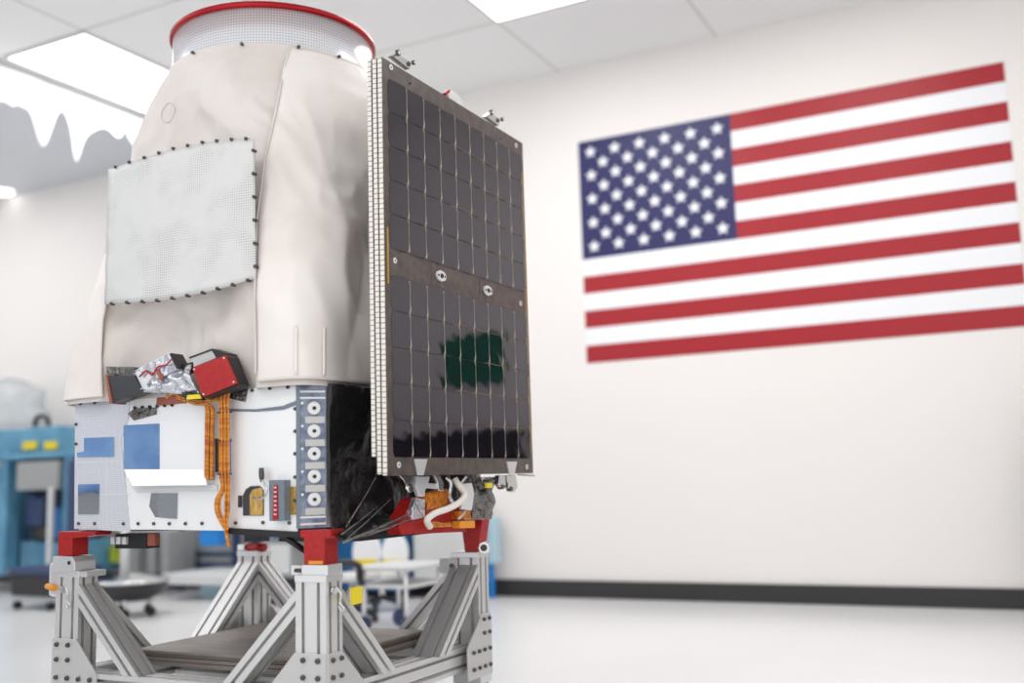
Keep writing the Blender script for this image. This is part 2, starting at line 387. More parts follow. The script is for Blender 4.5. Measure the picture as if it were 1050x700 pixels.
front('mirror_patch', 'mirror', [(155, 505.5), (182.5, 505.5), (181.5, 532), (159, 530), (153, 519)], .004, .003)
front('film_flap', 'grey_foil', [(131, 424), (138, 418.5), (160, 417.5), (160, 424.5), (137, 431)], .004, .003)
front('film_flap', 'grey_foil', [(234, 408), (237, 397), (254, 397), (251, 412)], .004, .003)
# folded lip under the patches
lip = MB(); a = onY(127, 481, FYP-.01); b_ = onY(209, 481, FYP-.01); c_ = onY(212, 497, FYP-.045); d_ = onY(136, 498, FYP-.045)
lip.prism([a, b_, c_, d_], (0, .006, -.002)).build('film_lip', 'white_film', sat)
lip2 = plY([(134, 497.5), (222, 497), (222, 503), (139, 504)], FYP-.012, .008).build('film_fold', 'washer', sat)
# seam strip
front('seam_strip', 'slate', [(235, 419), (262, 419.5), (290, 416), (305, 410), (305, 414.5), (290, 420), (262, 422), (235, 421.5)], .003, .003)
for px in ([(84, 447), (120, 445.5), (120, 446.2), (84, 447.8)], [(77, 473.5), (134, 472), (134, 473), (77, 474.5)], [(108.5, 450), (109.5, 450), (110, 540), (109, 540)], [(77, 506), (134, 506), (134, 506.8), (77, 506.8)]):
    front('seam_line', 'washer', px, .001, .004)
# chamfered corner panel with round fittings
A = Vector((BX1-CC, BY0, 0)); Bv = Vector((BX1, BY0+CC, 0)); ed = (Bv-A).normalized(); nrm = Vector((ed.y, -ed.x, 0))
cl = (Bv-A).length
def cham(u0, u1, z0, z1, t0, t1): # box on the chamfer
    a = A+ed*(u0*cl); b2 = A+ed*(u1*cl)
    return MB().prism([(a+nrm*t0)+Vector((0, 0, z0)), (b2+nrm*t0)+Vector((0, 0, z0)), (b2+nrm*t0)+Vector((0, 0, z1)), (a+nrm*t0)+Vector((0, 0, z1))], nrm*(t1-t0))
cham(.02, 1.0, BZ0, BZ1, 0, .008).build('corner_panel', 'bluegrey', sat)
cham(0, .12, BZ0, BZ1, .004, .014).build('corner_strip', 'slate', sat)
def zat(py): return onY(318, py, BY0+.03).z
for py in (418.6, 442, 465.2, 488.5, 512):
    z = zat(py); c = A+ed*(cl*.6)+Vector((0, 0, z))
    w_ = MB().tube([c+nrm*.008, c+nrm*.014, c+nrm*.016], [.021, .021, .018], 24).build('washer', 'washer', sat)
    MB().cyl(c+nrm*.016, c+nrm*.019, .006, 12).build('bolt', 'dark', w_)
    cham(.3, .96, z-.047, z-.026, .008, .011).build('spacer_plate', 'greybox', sat)
    c2 = A+ed*(cl*.2)+Vector((0, 0, z+.016)); MB().cyl(c2+nrm*.008, c2+nrm*.012, .0045, 10).build('screw', 'washer', sat)
for py in (401.5, 408, 530, 537): z = zat(py); cham(.12, .98, z-.003, z+.003, .008, .011).build('trim_strip', 'washer', sat)
# lower cut-outs of the front face
front('window', 'charcoal', [(249, 528.5), (249, 508), (252, 501.5), (257, 498.2), (266, 498), (268, 500), (268, 502), (270, 502), (270, 528.5)], .003, .003, lab='arched access window')
front('window_foil', 'gold', [(256, 528), (256, 507), (259, 502), (267, 499.5), (269.3, 503), (269.3, 528)], .002, .006)
front('window', 'gold', [(291, 499), (303.5, 498.6), (303.5, 527.5), (291.5, 527.5)], .003, .003, lab='gold lined access slot')
MB().tube(smooth_path([onY(269, 492, 2.52), onY(273, 500, 2.505), onY(272, 508, 2.505), onY(266, 512, 2.515), onY(260, 510, 2.53)]), .004).build('hook', 'chrome', sat)
MB().tube([onY(268, 479.5, 2.525), onY(268, 483, 2.525), onY(268.3, 489, 2.525), onY(268.5, 494, 2.525)], [.0075, .0085, .0085, .004], 12).build('pin', 'bolt', sat)
plY([(275.5, 492), (291, 492), (291.5, 534), (276, 534)], 2.515, .032).build('connector_block', 'slate', sat, bev=.002)
st = plY([(280.5, 497.5), (284.3, 497), (284.8, 532.5), (279.5, 533)], 2.512, .003).build('connector_strip', 'red', sat); st['label'] = 'red strip'
for k in range(7): plY([(280.8, 499+k*4.6), (283.4, 499+k*4.6), (283.4, 500.3+k*4.6), (280.8, 500.3+k*4.6)], 2.511, .001).build('mark', 'washer', st)
front('small_plate', 'charcoal', [(244, 508), (248, 508), (248, 520), (244, 520)], .003, .003)
# edge screws of the front face
def fscrew(px, py, r=.0055, Y=FYP-.004): 
    p = onY(px, py, Y); MB().tube([p, p+Vector((0, -.005, 0)), p+Vector((0, -.006, 0))], [r, r, r*.6], 10).build('screw', 'bolt', sat)
for x, y in ((83, 414), (97.5, 413), (81, 536.5), (97.5, 536.5), (127, 536.8), (142, 536.6), (158, 536.6), (174, 536.6), (190.5, 536.6), (207.5, 536.4), (242, 536), (259, 397.6+2.5), (277, 398.2), (295.5, 396.8), (303, 419), (303, 442), (303, 465), (303, 489), (303, 513), (270, 535.5), (297, 536), (78.5, 435), (78.5, 455)): fscrew(x, y)

# cloth body : loft from a rounded square at the box to a circle at the ring
KZ = [(1.105, .560, .525, 12), (1.20, .553, .52, 11), (1.35, .540, .51, 8.5), (1.6, .512, .49, 5.5), (1.85, .484, .468, 3.7), (2.05, .46, .45, 2.9), (2.2, .442, .438, 2.4), (2.30, .416, .416, 2.1), (2.35, .398, .398, 2.0)]
def keyz(z):
    if z <= KZ[0][0]: return KZ[0][1:]
    for (a, b2) in zip(KZ, KZ[1:]):
        if z <= b2[0]:
            t = (z-a[0])/(b2[0]-a[0]); return tuple(a[i]+(b2[i]-a[i])*t for i in (1, 2, 3))
    return KZ[-1][1:]
def body(th, z, off=0.0, wr=1.0):
    """th measured from the -Y side towards +X"""
    ax, ay, n = keyz(z); c, s_ = math.sin(th), -math.cos(th)
    k = (abs(c)**n+abs(s_)**n)**(-1/n)
    p = Vector((CX+ax*k*c, CY+ay*k*s_, z))
    d = Vector((c, s_, 0))
    amp = wr*.042*max(0, min(1, (2.37-z)*4))*min(1, .25+(z-1.1)*3)
    q = p*2.6
    w1 = noise.noise_vector(q*.9)*.5; q2 = q+w1
    nz = noise.noise(q+Vector((3, 0, 0)))*.5-abs(noise.noise(Vector((q2.x*1.6, q2.y*1.6, q2.z*1.1))))*1.0-abs(noise.noise(Vector((q2.x*3.4+5, q2.y*3.4, q2.z*2.6))))*.5+.4
    if c > .55: nz += 1.1*(c-.55)/.45*abs(math.sin(p.y*9+1.5*math.sin(p.z*2.3)))*max(0, min(1, (2.2-z)*2))
    return p+d*(off+amp*nz)
def lev(y): # z of a pixel row on the front of the body
    return onY(215, y, 2.6).z
P = []
NZ = 130; NT = 320
for i in range(NZ+1):
    z = 1.112+(2.362-1.112)*i/NZ; row = []
    for j in range(NT):
        th = 2*PI*j/NT; p = body(th, z)
        # recess at the lower front between the flaps
        if p.y < 2.9 and z < 1.62:
            qx, qy = proj(p)
            e = max(0, min(1, (qx-103)/7))*max(0, min(1, (262-qx)/7))*max(0, min(1, (qy-285)/40))
            p.y += e*(.055+.022*math.sin((p.x+p.z*.8)*11)+.02*math.sin((p.x*.6-p.z)*17))
        row.append(p)
    P.append(row)
MB().grid(P, closed=True).build('cloth_blanket', 'cloth', sat)
# corner flaps : cloth sheets lying over the body, from the seams outwards
def theta_at(px, z, lo, hi, off=.0):
    for _ in range(40):
        m = (lo+hi)/2
        if proj(body(m, z, off, 0))[0] < px: lo = m
        else: hi = m
    return (lo+hi)/2
def interp(tab, v):
    if v <= tab[0][0]: return tab[0][1]
    for a, b2 in zip(tab, tab[1:]):
        if v <= b2[0]: return a[1]+(b2[1]-a[1])*(v-a[0])/(b2[0]-a[0])
    return tab[-1][1]
seamR = [(46, 299), (80, 290), (110, 285), (140, 279), (170, 272), (230, 264), (300, 262), (389, 262)]
zb = onY(262, 390, 2.52).z; zt = 2.382
def flap(z0, z1, seamfun, side, name, offs, steps=90, nt=110, w0=1.9):
    P = []
    for i in range(steps+1):
        z = z0+(z1-z0)*i/steps
        yy = proj(body(0 if side > 0 else -.6, z))[1]
        px = interp(seamfun, yy)
        t0 = theta_at(px, z, -1.4, 1.4, offs) if side > 0 else theta_at(px, z, -1.9, .4, offs)
        row = []
        for j in range(nt+1):
            th = t0+side*w0*j/nt; e = min(1, (j+.0)/2.0); 
            oo = offs*(.6+.4*e)*(1.0 if z < 2.2 else max(.15, (zt+.02-z)/.2))*(1 if side > 0 else min(1, .1+(z1-z)/.3))
            row.append(body(th, z, oo, .8))
        P.append(row)
    return MB().grid(P).build(name, 'cloth_flap', sat, solid=.004)
flap(zb-.008, zt-.03, seamR, 1, 'corner_flap', .022)
seamL = [(290, 108), (310, 107), (408, 104)]
zl0 = onY(90, 407, 2.6).z
flap(onY(90, 408, 2.5).z, 1.66, [(200, 112), (290, 108), (310, 107), (408, 104)], -1, 'corner_flap', .016, w0=1.4)
# piped seam
sp_ = []
for i in range(45):
    y = 50+(388-50)*i/44; z = None
    lo, hi = 1.1, 2.4
    for _ in range(30):
        m = (lo+hi)/2
        if proj(body(.35, m))[1] > y: lo = m
        else: hi = m
    t0 = theta_at(interp(seamR, y), lo, -1.4, 1.4, .02); sp_.append(body(t0, lo, .022 if lo < 2.2 else .01, .8))
MB().tube(smooth_path(sp_, 3), .003, 6).build('seam_cord', 'cloth', sat)
for px in (303, 332):   # narrow tapes down the corner flap
    for off in (0,):
        P = []
        for i in range(13):
            z = zb+.004+.155*i/12; P.append([body(theta_at(px+d_, z, -1.4, 1.4, .03), z, .027, .8) for d_ in (-1.6, 1.6)])
        MB().grid(P).build('tape_strip', 'cloth_flap', sat, solid=.002)
# perforated vent sheet standing off the front
def vY(x): return 2.462+.032*((x+2.62)/.4)**2
def onV(px, py):
    Y = 2.5
    for _ in range(8): p = onY(px, py, Y); Y = vY(p.x)
    return onY(px, py, Y)
P = []
for i in range(25):
    f = i/24; row = []
    for j in range(41):
        s_ = j/40
        xt = 111+(260-111)*s_; yt = interp([(111, 173.5), (135, 166), (173, 153.5), (208, 146), (247, 142), (260, 142.5)], xt)
        xb = 107+(262-107)*s_; yb = interp([(107, 312), (130, 310), (162, 308), (190, 303.5), (210, 299.5), (240, 291.5), (262, 285)], xb)
        row.append(onV(xt+(xb-xt)*f, yt+(yb-yt)*f)+Vector((0, .004*noise.noise(Vector((s_*9, f*9, 0))), 0)))
    P.append(row)
vent = MB().grid(P).build('vent_sheet', 'vent', sat, solid=.006)
for e in ((P[0], 0), (P[-1], 0), ([r[-1] for r in P], 0)):
    ln = e[0]; stp = 4
    for k in range(2, len(ln), stp):
        p = ln[k]+Vector((0, 0, .0)); MB().tube([p+Vector((0, .01, 0)), p+Vector((0, -.006, 0)), p+Vector((0, -.008, 0))], [.0055, .0055, .003], 10).build('stud', 'bolt', sat)
# fasteners round the top hem and small stitched circle
for px, py in ((167, 72), (200, 58), (249, 48), (305.5, 48.5), (356.5, 57)):
    lo, hi = -1.5, 1.3
    z = 2.355
    th = theta_at(px, z, -1.6, 1.3); d = Vector((math.sin(th), -math.cos(th), 0)); p = body(th, z, .006)
    MB().tube([p, p+d*.01, p+d*.012], [.006, .006, .003], 10).build('stud', 'bolt', sat)
th0 = -.13; z0_ = lev(106)
rp = []
for k in range(25):
    a = 2*PI*k/24; th = th0-.12+.085*math.cos(a); rp.append(body(th, z0_+.035*math.sin(a), .003))
MB().tube(rp, .0014, 5).build('stitched_ring', 'cloth', sat)
# launch ring
ring = MB().lathe((CX, CY, 0), [(.383, 2.33), (.383, 2.502), (.376, 2.502), (.376, 2.33)], 96).build('ring_band', 'perf', sat)
MB().lathe((CX, CY, 0), [(.372, 2.502), (.391, 2.502), (.395, 2.506), (.395, 2.518), (.391, 2.523), (.372, 2.523), (.372, 2.502)], 128).build('ring_rim', 'red_shiny', sat)
MB().lathe((CX, CY, 0), [(.001, 2.40), (.376, 2.40)], 64).build('ring_deck', 'grey_paint', sat)

# solar panels folded in a stack on the +X side
PX = -1.772; PY0, PY1, PZ0, PZ1 = 2.62, 3.626, .824, 2.157
def panel(x1, z0, full):
    x0 = x1-.014
    p = MB().box((x0, PY0, z0), (x1, PY1, PZ1)).build('solar_panel', 'substrate', sat)
    MB().box((x0, PY0-.004, z0+.002), (x1, PY0-.0005, PZ1-.002)).build('edge_tape', 'tape', p)
    MB().box((x0+.002, PY1+.0005, z0+.002), (x1-.001, PY1+.004, PZ1-.002)).build('edge_tape', 'tape', p)
    return p
panel(PX-.040, .882, False); panel(PX-.020, .828, False)
outer = panel(PX, PZ0, True)
cy0, cy1 = 2.65, 3.60; pit = (cy1-cy0)/9
WG = math.tan(R(3.2))  # tilt added to each cell to steer its reflection past the flag
def wedge(y0, y1, z0, z1):
    pl = cell_poly(y0, y1, z0, z1); n = len(pl); a = [Vector(p) for p in pl]; b2 = [Vector((p[0]+.0008+(p[1]-y0)*WG, p[1], p[2])) for p in pl]
    return MB().add(a+b2, [tuple(range(n))[::-1], tuple(range(n, 2*n))]+[(i, (i+1) % n, n+(i+1) % n, n+i) for i in range(n)])
def cell_poly(y0, y1, z0, z1, c=.016):
    # slender rounded top and bottom corners
    return [(PX, y0+c*.5, z0), (PX, y1-c*.5, z0), (PX, y1, z0+c), (PX, y1, z1-c), (PX, y1-c*.5, z1), (PX, y0+c*.5, z1), (PX, y0, z1-c), (PX, y0, z0+c)]
h1 = (2.098-1.536)/5; h2 = (1.452-.880)/5
cellA = None; cells = {}
for sec, (zb0, hh) in enumerate(((1.536, h1), (.880, h2))):
    for r_ in range(5):
        for c in range(9):
            y0 = cy0+c*pit+.0025; z0 = zb0+r_*hh+.0008
            if sec not in cells:
                o = wedge(y0, y0+pit-.005, z0, z0+hh-.0018).build('solar_cell', 'cell', outer); cells[sec] = (o, Vector((y0, z0, 0)), o.location.copy())
            else:
                src, a0, l0 = cells[sec]; o = src.copy(); COL.objects.link(o); o.parent = outer; o.location = l0+Vector((0, y0-a0.x, z0-a0.y))
for c in range(1, 9):
    for zb0, hh in ((1.536, h1), (.880, h2)):
        y = cy0+c*pit; q = MB(); q.box((PX, y-.0009, zb0+.006), (PX+.0056, y+.0009, zb0+5*hh-.006))
        for r_ in range(5):
            zc = zb0+r_*hh
            q.add([(PX+.0057, y-.0009, zc+.002), (PX+.0057, y+.0009, zc+.002), (PX+.0057, y+.0045, zc+.014), (PX+.0057, y+.0006, zc+.04), (PX+.0057, y-.0006, zc+.04), (PX+.0057, y-.0045, zc+.014)], [tuple(range(6))])
        q.build('interconnect', 'gridwire', outer)
for zb0, hh in ((1.536, h1), (.880, h2)):
    for r_ in range(1, 5):
        s0 = 3.6 if r_ in (2, 4) else 5.6
        zc = zb0+r_*hh
        MB().tube([(PX+.0055, cy0+(s0+k*.5)*pit, zc+(.002 if k % 2 else -.001)) for k in range(int((9-s0)*2)+1)], .0008, 5).build('bus_wire', 'goldwire', outer)
MB().box((PX, PY0+.012, 1.42), (PX+.004, PY0+.018, 1.60)).build('edge_strip', 'gold', outer)
MB().box((PX, PY1-.020, 1.25), (PX+.0015, PY1-.014, 2.03)).build('edge_strip', 'gold', outer)
MB().box((PX, PY1-.020, .90), (PX+.0015, PY1-.014, 1.20)).build('edge_strip', 'gold', outer)
# hold down fittings on the middle band
for px, py in ((451, 283), (499, 298)):
    c = onX(px, py, PX+.001); 
    MB().box((PX, c.y-.055, c.z-.038), (PX+.0012, c.y+.055, c.z+.038)).build('band_patch', 'substrate', outer)
    dm = MB().prism([c+Vector((.0015, .033*math.cos(a+R(8)), .019*math.sin(a+R(8)))) for a in [k*PI/4 for k in range(8)] ], (.006, 0, 0)).build('hold_down', 'washer', outer)
    MB().tube([c+Vector((.007, 0, 0)), c+Vector((.011, 0, 0))], .008, 12).build('bolt', 'dark', dm)
    for s_ in (-1, 1): MB().tube([c+Vector((.007, s_*.021, 0)), c+Vector((.010, s_*.021, 0))], .004, 8).build('bolt', 'bolt', dm)
for px, py in ((400.5, 69), (529, 149), (404.5, 267), (533.5, 311), (408.5, 476.5), (540, 478.5), (420.5, 85.5), (513, 142)):
    c = onX(px, py, PX); r_ = .0095 if px not in (420.5, 513) else .004
    i_ = MB().tube([c, c+Vector((.003, 0, 0))], r_, 16).build('insert', 'washer' if r_ > .005 else 'dark', outer)
    if r_ > .005: MB().tube([c+Vector((.003, 0, 0)), c+Vector((.004, 0, 0))], .003, 8).build('hole', 'dark', i_)
# clamps on the top edge
for (a0, a1, a2, a3) in (((402, 57), (407, 54.5), (423, 64.5), (420, 71)), ((498, 119), (503, 115.5), (514, 122.5), (511, 129))):
    cb = MB().prism([onX(*q, PX-.012) for q in (a0, a1, a2, a3)], (-.02, 0, 0)).build('edge_clamp', 'chrome', sat, bev=.002)
    for (q, r_) in ((a1, .011), (a2, .008)):
        p = onX(*q, PX-.006); MB().tube([p, p+Vector((.008, 0, 0))], r_, 12).build('clamp_bolt', 'bolt', cb)
        MB().tube([p+Vector((.008, 0, 0)), p+Vector((.010, 0, 0))], r_*.5, 12).build('clamp_pin', 'washer', cb)
tl = plX([(459, 94), (464, 93), (470, 97), (475, 104), (474, 110), (469, 111), (467, 104), (461, 101)], PX-.003, .02).build('top_latch', 'washer', sat, bev=.002)
plX([(456.5, 95), (461, 91.5), (462, 94), (458, 97.5)], PX-.001, .012).build('latch_tab', 'red', tl)
# hinge brackets below the outer panel
for q in ([(425.5, 470.5), (438.5, 470.5), (434.5, 487), (429, 487)], [(520, 473), (530.5, 473), (527.5, 487), (523, 487)]):
    plX(q, PX+.006, .006).build('panel_bracket', 'alu_bright', sat, bev=.001)

# black foil blanket over the +X side of the box
P = []
for i in range(41):
    z = .60+(1.12-.60)*i/40; row = []
    for j in range(61):
        f = j/60; y = 2.612+.93*f
        x = BX1+.034+.04*noise.noise(Vector((y*6, z*3, 1)))+.012*abs(noise.noise(Vector((y*13, z*7, 4))))
        if f < .12: x -= (.12-f)*.25
        x = max(x, BX1+.012)
        row.append((x, y, max(z, .662)))
    P.append(row)
MB().grid(P).build('foil_blanket', 'black_film', sat, solid=.003)
# flaring foil skirt under it with silver edges
P = []
for i in range(9):
    f = i/8; row = []
    for j in range(25):
        s_ = j/24
        a = onX(336+(84)*s_, 543-26*s_, BX1+.03); b2 = onX(352+80*s_, 556-27*s_, -1.86)
        p = a.lerp(b2, f); row.append(p+Vector((.01*noise.noise(Vector((s_*9, f*4, 0))), 0, .012*noise.noise(Vector((s_*12, f*5, 7))))))
    P.append(row)
MB().grid(P).build('foil_skirt', 'black_film', sat, solid=.003)
for a, b2, r_ in (((352, 556), (418, 527), .004), ((372, 550), (425, 530), .003), ((355, 540), (385, 490), .0018), ((350, 548), (384, 521), .0018), ((356, 552), (400, 512), .0015)):
    MB().tube([onX(*a, -1.85), onX((a[0]+b2[0])/2, (a[1]+b2[1])/2+1, -1.84), onX(*b2, -1.85)], r_, 6).build('foil_edge', 'grey_foil', sat)

# mechanisms below the folded panels
X2 = -1.86
rp_ = plX([(408, 540), (424, 511), (432, 509), (436, 523), (447, 510), (462, 509), (476, 524), (478, 545), (412, 548)], X2, .05).build('drive_bracket', 'red', sat); 
plX([(428, 488), (441, 488), (439, 497), (436, 503), (436, 509), (430, 509), (426, 498)], X2+.05, .015).build('hinge_arm', 'alu_bright', sat, bev=.002)
plX([(409, 487), (424, 487), (426, 494), (422, 500), (417, 498), (414, 492)], X2+.04, .02).build('hinge_knuckle', 'chrome', sat, bev=.002)
c = onX(421.5, 500, X2+.06); k_ = MB().tube([c-Vector((.02, 0, 0)), c], .0145, 18).build('hinge_pin', 'chrome', sat); MB().tube([c, c+Vector((.002, 0, 0))], .006, 12).build('pin_core', 'bolt', k_)
plX([(437, 495), (452, 496), (452, 501.5), (437, 500)], X2+.04, .015).build('cross_bar', 'alu_bright', sat, bev=.002)
plX([(445, 487), (451, 487), (455, 495), (455, 503), (450, 503), (449, 494)], X2+.045, .012).build('hinge_arm', 'chrome', sat, bev=.002)
plX([(427, 510), (436, 512), (436, 530), (423, 533), (423, 522)], X2+.02, .02).build('clevis', 'foil', sat, bev=.002)
plX([(440, 505), (459, 501), (459, 518), (437, 523)], X2+.015, .03).build('film_wrap', 'kapton', sat)
plX([(439, 535), (447, 534), (456, 536), (463, 535), (465, 540), (441, 541)], X2+.02, .03).build('film_wrap', 'kapton', sat, bev=.004)
plX([(471, 524), (482, 523), (483, 532), (471, 532)], X2+.03, .03).build('film_wrap', 'kapton', sat)
plX([(471.5, 534), (487, 533.5), (487, 541), (471.5, 541.5)], X2+.035, .03).build('film_wrap', 'orange', sat)
plX([(474, 496), (484, 495), (486.5, 505), (484, 523), (473, 522), (476, 510)], X2+.05, .01).build('white_strap', 'washer', sat, bev=.002)
MB().tube(smooth_path([onX(441, 540, X2+.04), onX(438, 533, X2+.05), onX(446, 526, X2+.06), onX(460, 521, X2+.07), onX(472, 514, X2+.07), onX(476, 506, X2+.06), onX(470, 497, X2+.05), onX(466, 490, X2+.04)]), .011, 12).build('hose', 'white_tube', sat)
MB().tube(smooth_path([onX(457, 489, X2+.04), onX(462, 495, X2+.05), onX(461, 508, X2+.04), onX(465, 518, X2+.03)]), .007, 10).build('hose', 'foil', sat)
MB().tube(smooth_path([onX(478, 489, X2), onX(472, 500, X2+.02), onX(478, 520, X2+.03), onX(470, 532, X2+.03)]), .005, 8).build('hose', 'alu_bright', sat)
P = []
for i in range(15):
    f = i/14; row = []
    xl = 490-3*math.sin(f*3)-(6*f); xr = 504+2*math.sin(f*3); 
    for j in range(15):
        s_ = j/14; p = onX(xl+(xr-xl)*s_, 489+43*f, X2+.02); p.x += .03*math.sin(s_*PI)+.02*noise.noise(Vector((s_*4, f*5, 2))); row.append(p)
    P.append(row)
MB().grid(P).build('foil_bag', 'grey_foil', sat, solid=.002)
plX([(499, 495), (505, 495), (505, 500), (499, 500)], X2+.065, .008).build('tape_patch', 'yellow', sat)
for a in (((512, 487), (518, 487), (519, 497), (515, 501), (511, 496)), ((520, 487), (529, 487), (531, 499), (527, 505), (522, 500))):
    plX(list(a), X2+.06, .02).build('hinge_knuckle', 'chrome', sat, bev=.002)
for px, py in ((516, 499), (525, 501)): c = onX(px, py, X2+.064); MB().tube([c-Vector((.02, 0, 0)), c], .009, 14).build('hinge_pin', 'bolt', sat)
MB().tube([onX(531, 486.5, PX-.03), onX(548, 487.5, PX-.03)], .003, 6).build('foil_edge', 'goldwire', sat)
# dark deck between box and panels, below
MB().box((-2.3, 2.75, .62), (-1.97, 3.45, .655)).build('underside_unit', 'dark', sat)
MB().box((-2.91, 2.61, .605), (-2.76, 2.67, .655)).build('underside_unit', 'dark', sat)
for k in range(3):
    p = onY(118+k*6, 553, 2.62); MB().box((p.x, 2.60, .62), (p.x+.018, 2.61, .645)).build('underside_socket', 'washer', sat)
MB().box((-2.745, 2.60, .615), (-2.71, 2.62, .655)).build('underside_plug', 'copper', sat)
# black rod of the underside
MB().tube([onY(276, 544, 2.56), onY(290, 549, 2.56), onY(315, 566, 2.60)], .010, 8).build('strut_rod', 'dark', sat)
front('lower_cover', 'dark', [(232, 541), (307, 545), (307, 551), (262, 549.5), (232, 547)], .02, -.01)

# star sensors in front of the lower cloth
Ys = 2.47
rb = plY([(197, 377), (231, 364), (243, 393), (208, 407)], Ys, .006).build('sensor_cover', 'red', sat); rb['label'] = 'red cover of the star sensor'
for q in ((199.5, 378.5), (230, 367), (240, 391.5), (209, 404)): p = onY(*q, Ys); MB().tube([p, p+Vector((0, -.003, 0))], .003, 8).build('screw', 'washer', rb)
plY([(198, 377), (231.5, 364), (234, 365.5), (245, 394), (243, 397), (209, 408.5)], Ys+.007, .05).build('sensor_body', 'dark', sat, bev=.002)
plY([(194.5, 366.5), (217, 358.5), (221.5, 367), (198, 376.5)], Ys+.02, .05).build('sensor_hood', 'greybox', sat, bev=.001)
plY([(193.5, 366), (217.5, 357.2), (232, 362), (233, 365), (222.5, 367.5), (217, 359.2), (194.5, 367.5)], Ys+.018, .05).build('hood_edge', 'dark', sat)
db = plY([(110, 386), (137, 384.5), (146.5, 401), (115, 413.5)], Ys, .05).build('dark_sensor', 'charcoal', sat, bev=.002)
plY([(107.5, 384), (110, 385), (115.5, 413.5), (112.5, 414)], Ys-.004, .06).build('copper_edge', 'copper', db)
plY([(108.5, 375.5), (137, 376), (137.5, 385), (109.5, 386)], Ys+.01, .05).build('foil_wrap', 'grey_foil', sat, bev=.002)
def bar2(a, b2, wpx, Y, dep, name, m):
    a = Vector(a); b2 = Vector(b2); d = (b2-a).normalized(); n_ = Vector((-d.y, d.x))*wpx/2
    return plY([tuple(a+n_), tuple(b2+n_), tuple(b2-n_), tuple(a-n_)], Y, dep).build(name, m, sat, bev=.003)
bar2((140, 389), (178, 370), 19, Ys+.012, .05, 'sensor_barrel', 'foil')
bar2((141, 381), (150, 401), 6, Ys+.004, .05, 'barrel_flange', 'alu_bright')
bar2((174, 362), (182, 378), 2.4, Ys, .055, 'barrel_rim', 'dark')
bar2((160, 378), (164, 389), 3, Ys+.004, .01, 'barrel_clip', 'copper')
MB().tube(smooth_path([onY(x, y, Ys+.003) for x, y in ((143, 386), (150, 380), (156, 384), (162, 376), (170, 374), (176, 368))]), .003, 6).build('sensor_wire', 'red', sat)
bar2((146, 394), (154, 384), 5, Ys+.003, .01, 'barrel_clip', 'washer')
P = []
for i in range(15):
    row = []
    for j in range(25):
        s_ = j/24; f = i/14; xt = 150+48*s_; yt = 398-27*s_**.9-6*math.sin(s_*PI)*0; xb = 152+54*s_; yb = 402+3*s_
        p = onY(xt+(xb-xt)*f, yt+(yb-yt)*f, Ys+.03); p.y -= .025*math.sin(PI*f)+.02*noise.noise(Vector((s_*6, f*4, 9))); row.append(p)
    P.append(row)
MB().grid(P).build('foil_wrap', 'foil', sat, solid=.002)
plY([(184, 374), (198, 371), (199, 380), (189, 384)], Ys+.02, .02).build('dark_joint', 'dark', sat)
plY([(186, 402), (204, 403), (206, 410), (190, 410)], Ys+.005, .02).build('dark_joint', 'dark', sat)
plY([(192, 405), (204, 404), (206, 408.5), (191, 409.5)], Ys-.004, .006).build('tape_patch', 'yellow', sat)
front('mount_plate', 'copper', [(161, 406), (184, 404), (190, 413), (160, 416)], .01, .0)
for k in range(6): p = onY(139+k*7.6, 418-k*.55, FYP-.004); MB().tube([p, p+Vector((0, -.007, 0))], .005, 8).build('screw', 'dark', sat)

# amber wiring harness down the front
for k in range(7):
    x0 = 211+k*1.35; dx = random.uniform(-.5, .5)
    pts = [(180+k*2.0, 407+k*.8), (192+k*1.5, 411+k*.6), (206+k, 411+k*.7), (x0, 417+k*.4), (x0+dx, 440), (x0-.3, 465), (x0-.6+dx, 491)]
    MB().tube(smooth_path([onY(x, y, 2.525-.003*(k % 3)) for x, y in pts]), .0032, 6).build('harness_wire', 'cable', sat)
MB().tube(smooth_path([onY(x, y, 2.53) for x, y in ((217.5, 418), (217, 440), (217, 465), (217, 492))]), .009, 8).build('braided_sleeve', 'braid', sat)
for k in range(9):
    x0 = 225.5+k*1.15; tx = 226+k*1.6; w2 = 221+(k if k < 5 else k+3.2)*1.2
    pts = [(tx-2, 398-k*.2), (x0-.5, 410), (x0, 430), (x0+random.uniform(-.6, .6), 460), (x0, 485), (227+k*1.0, 500), (w2+.3, 512), (w2+.2, 524), (226+k*.9, 535), (231+k*.35, 543)]
    MB().tube(smooth_path([onY(x, y, 2.518-.004*(k % 3)) for x, y in pts]), .0031, 6).build('harness_wire', 'cable', sat)
MB().tube(smooth_path([onY(x, y, 2.53) for x, y in ((231, 540), (233, 550), (235, 560))]), .006, 8).build('harness_tail', 'cable', sat)
for y in (423, 452, 486): MB().tube([onY(223, y, 2.512), onY(237.5, y-.5, 2.512)], .003, 6).build('cable_tie', 'bolt', sat)
MB().tube(smooth_path([onY(x, y, 2.515) for x, y in ((186, 405), (196, 412), (210, 414), (220, 409), (226, 404), (236, 400))]), .004, 6).build('harness_wire', 'cable', sat)
MB().tube(smooth_path([onY(x, y, 2.51) for x, y in ((170, 408), (178, 403), (186, 407), (200, 410), (224, 410))]), .004, 6).build('harness_wire', 'cable', sat)

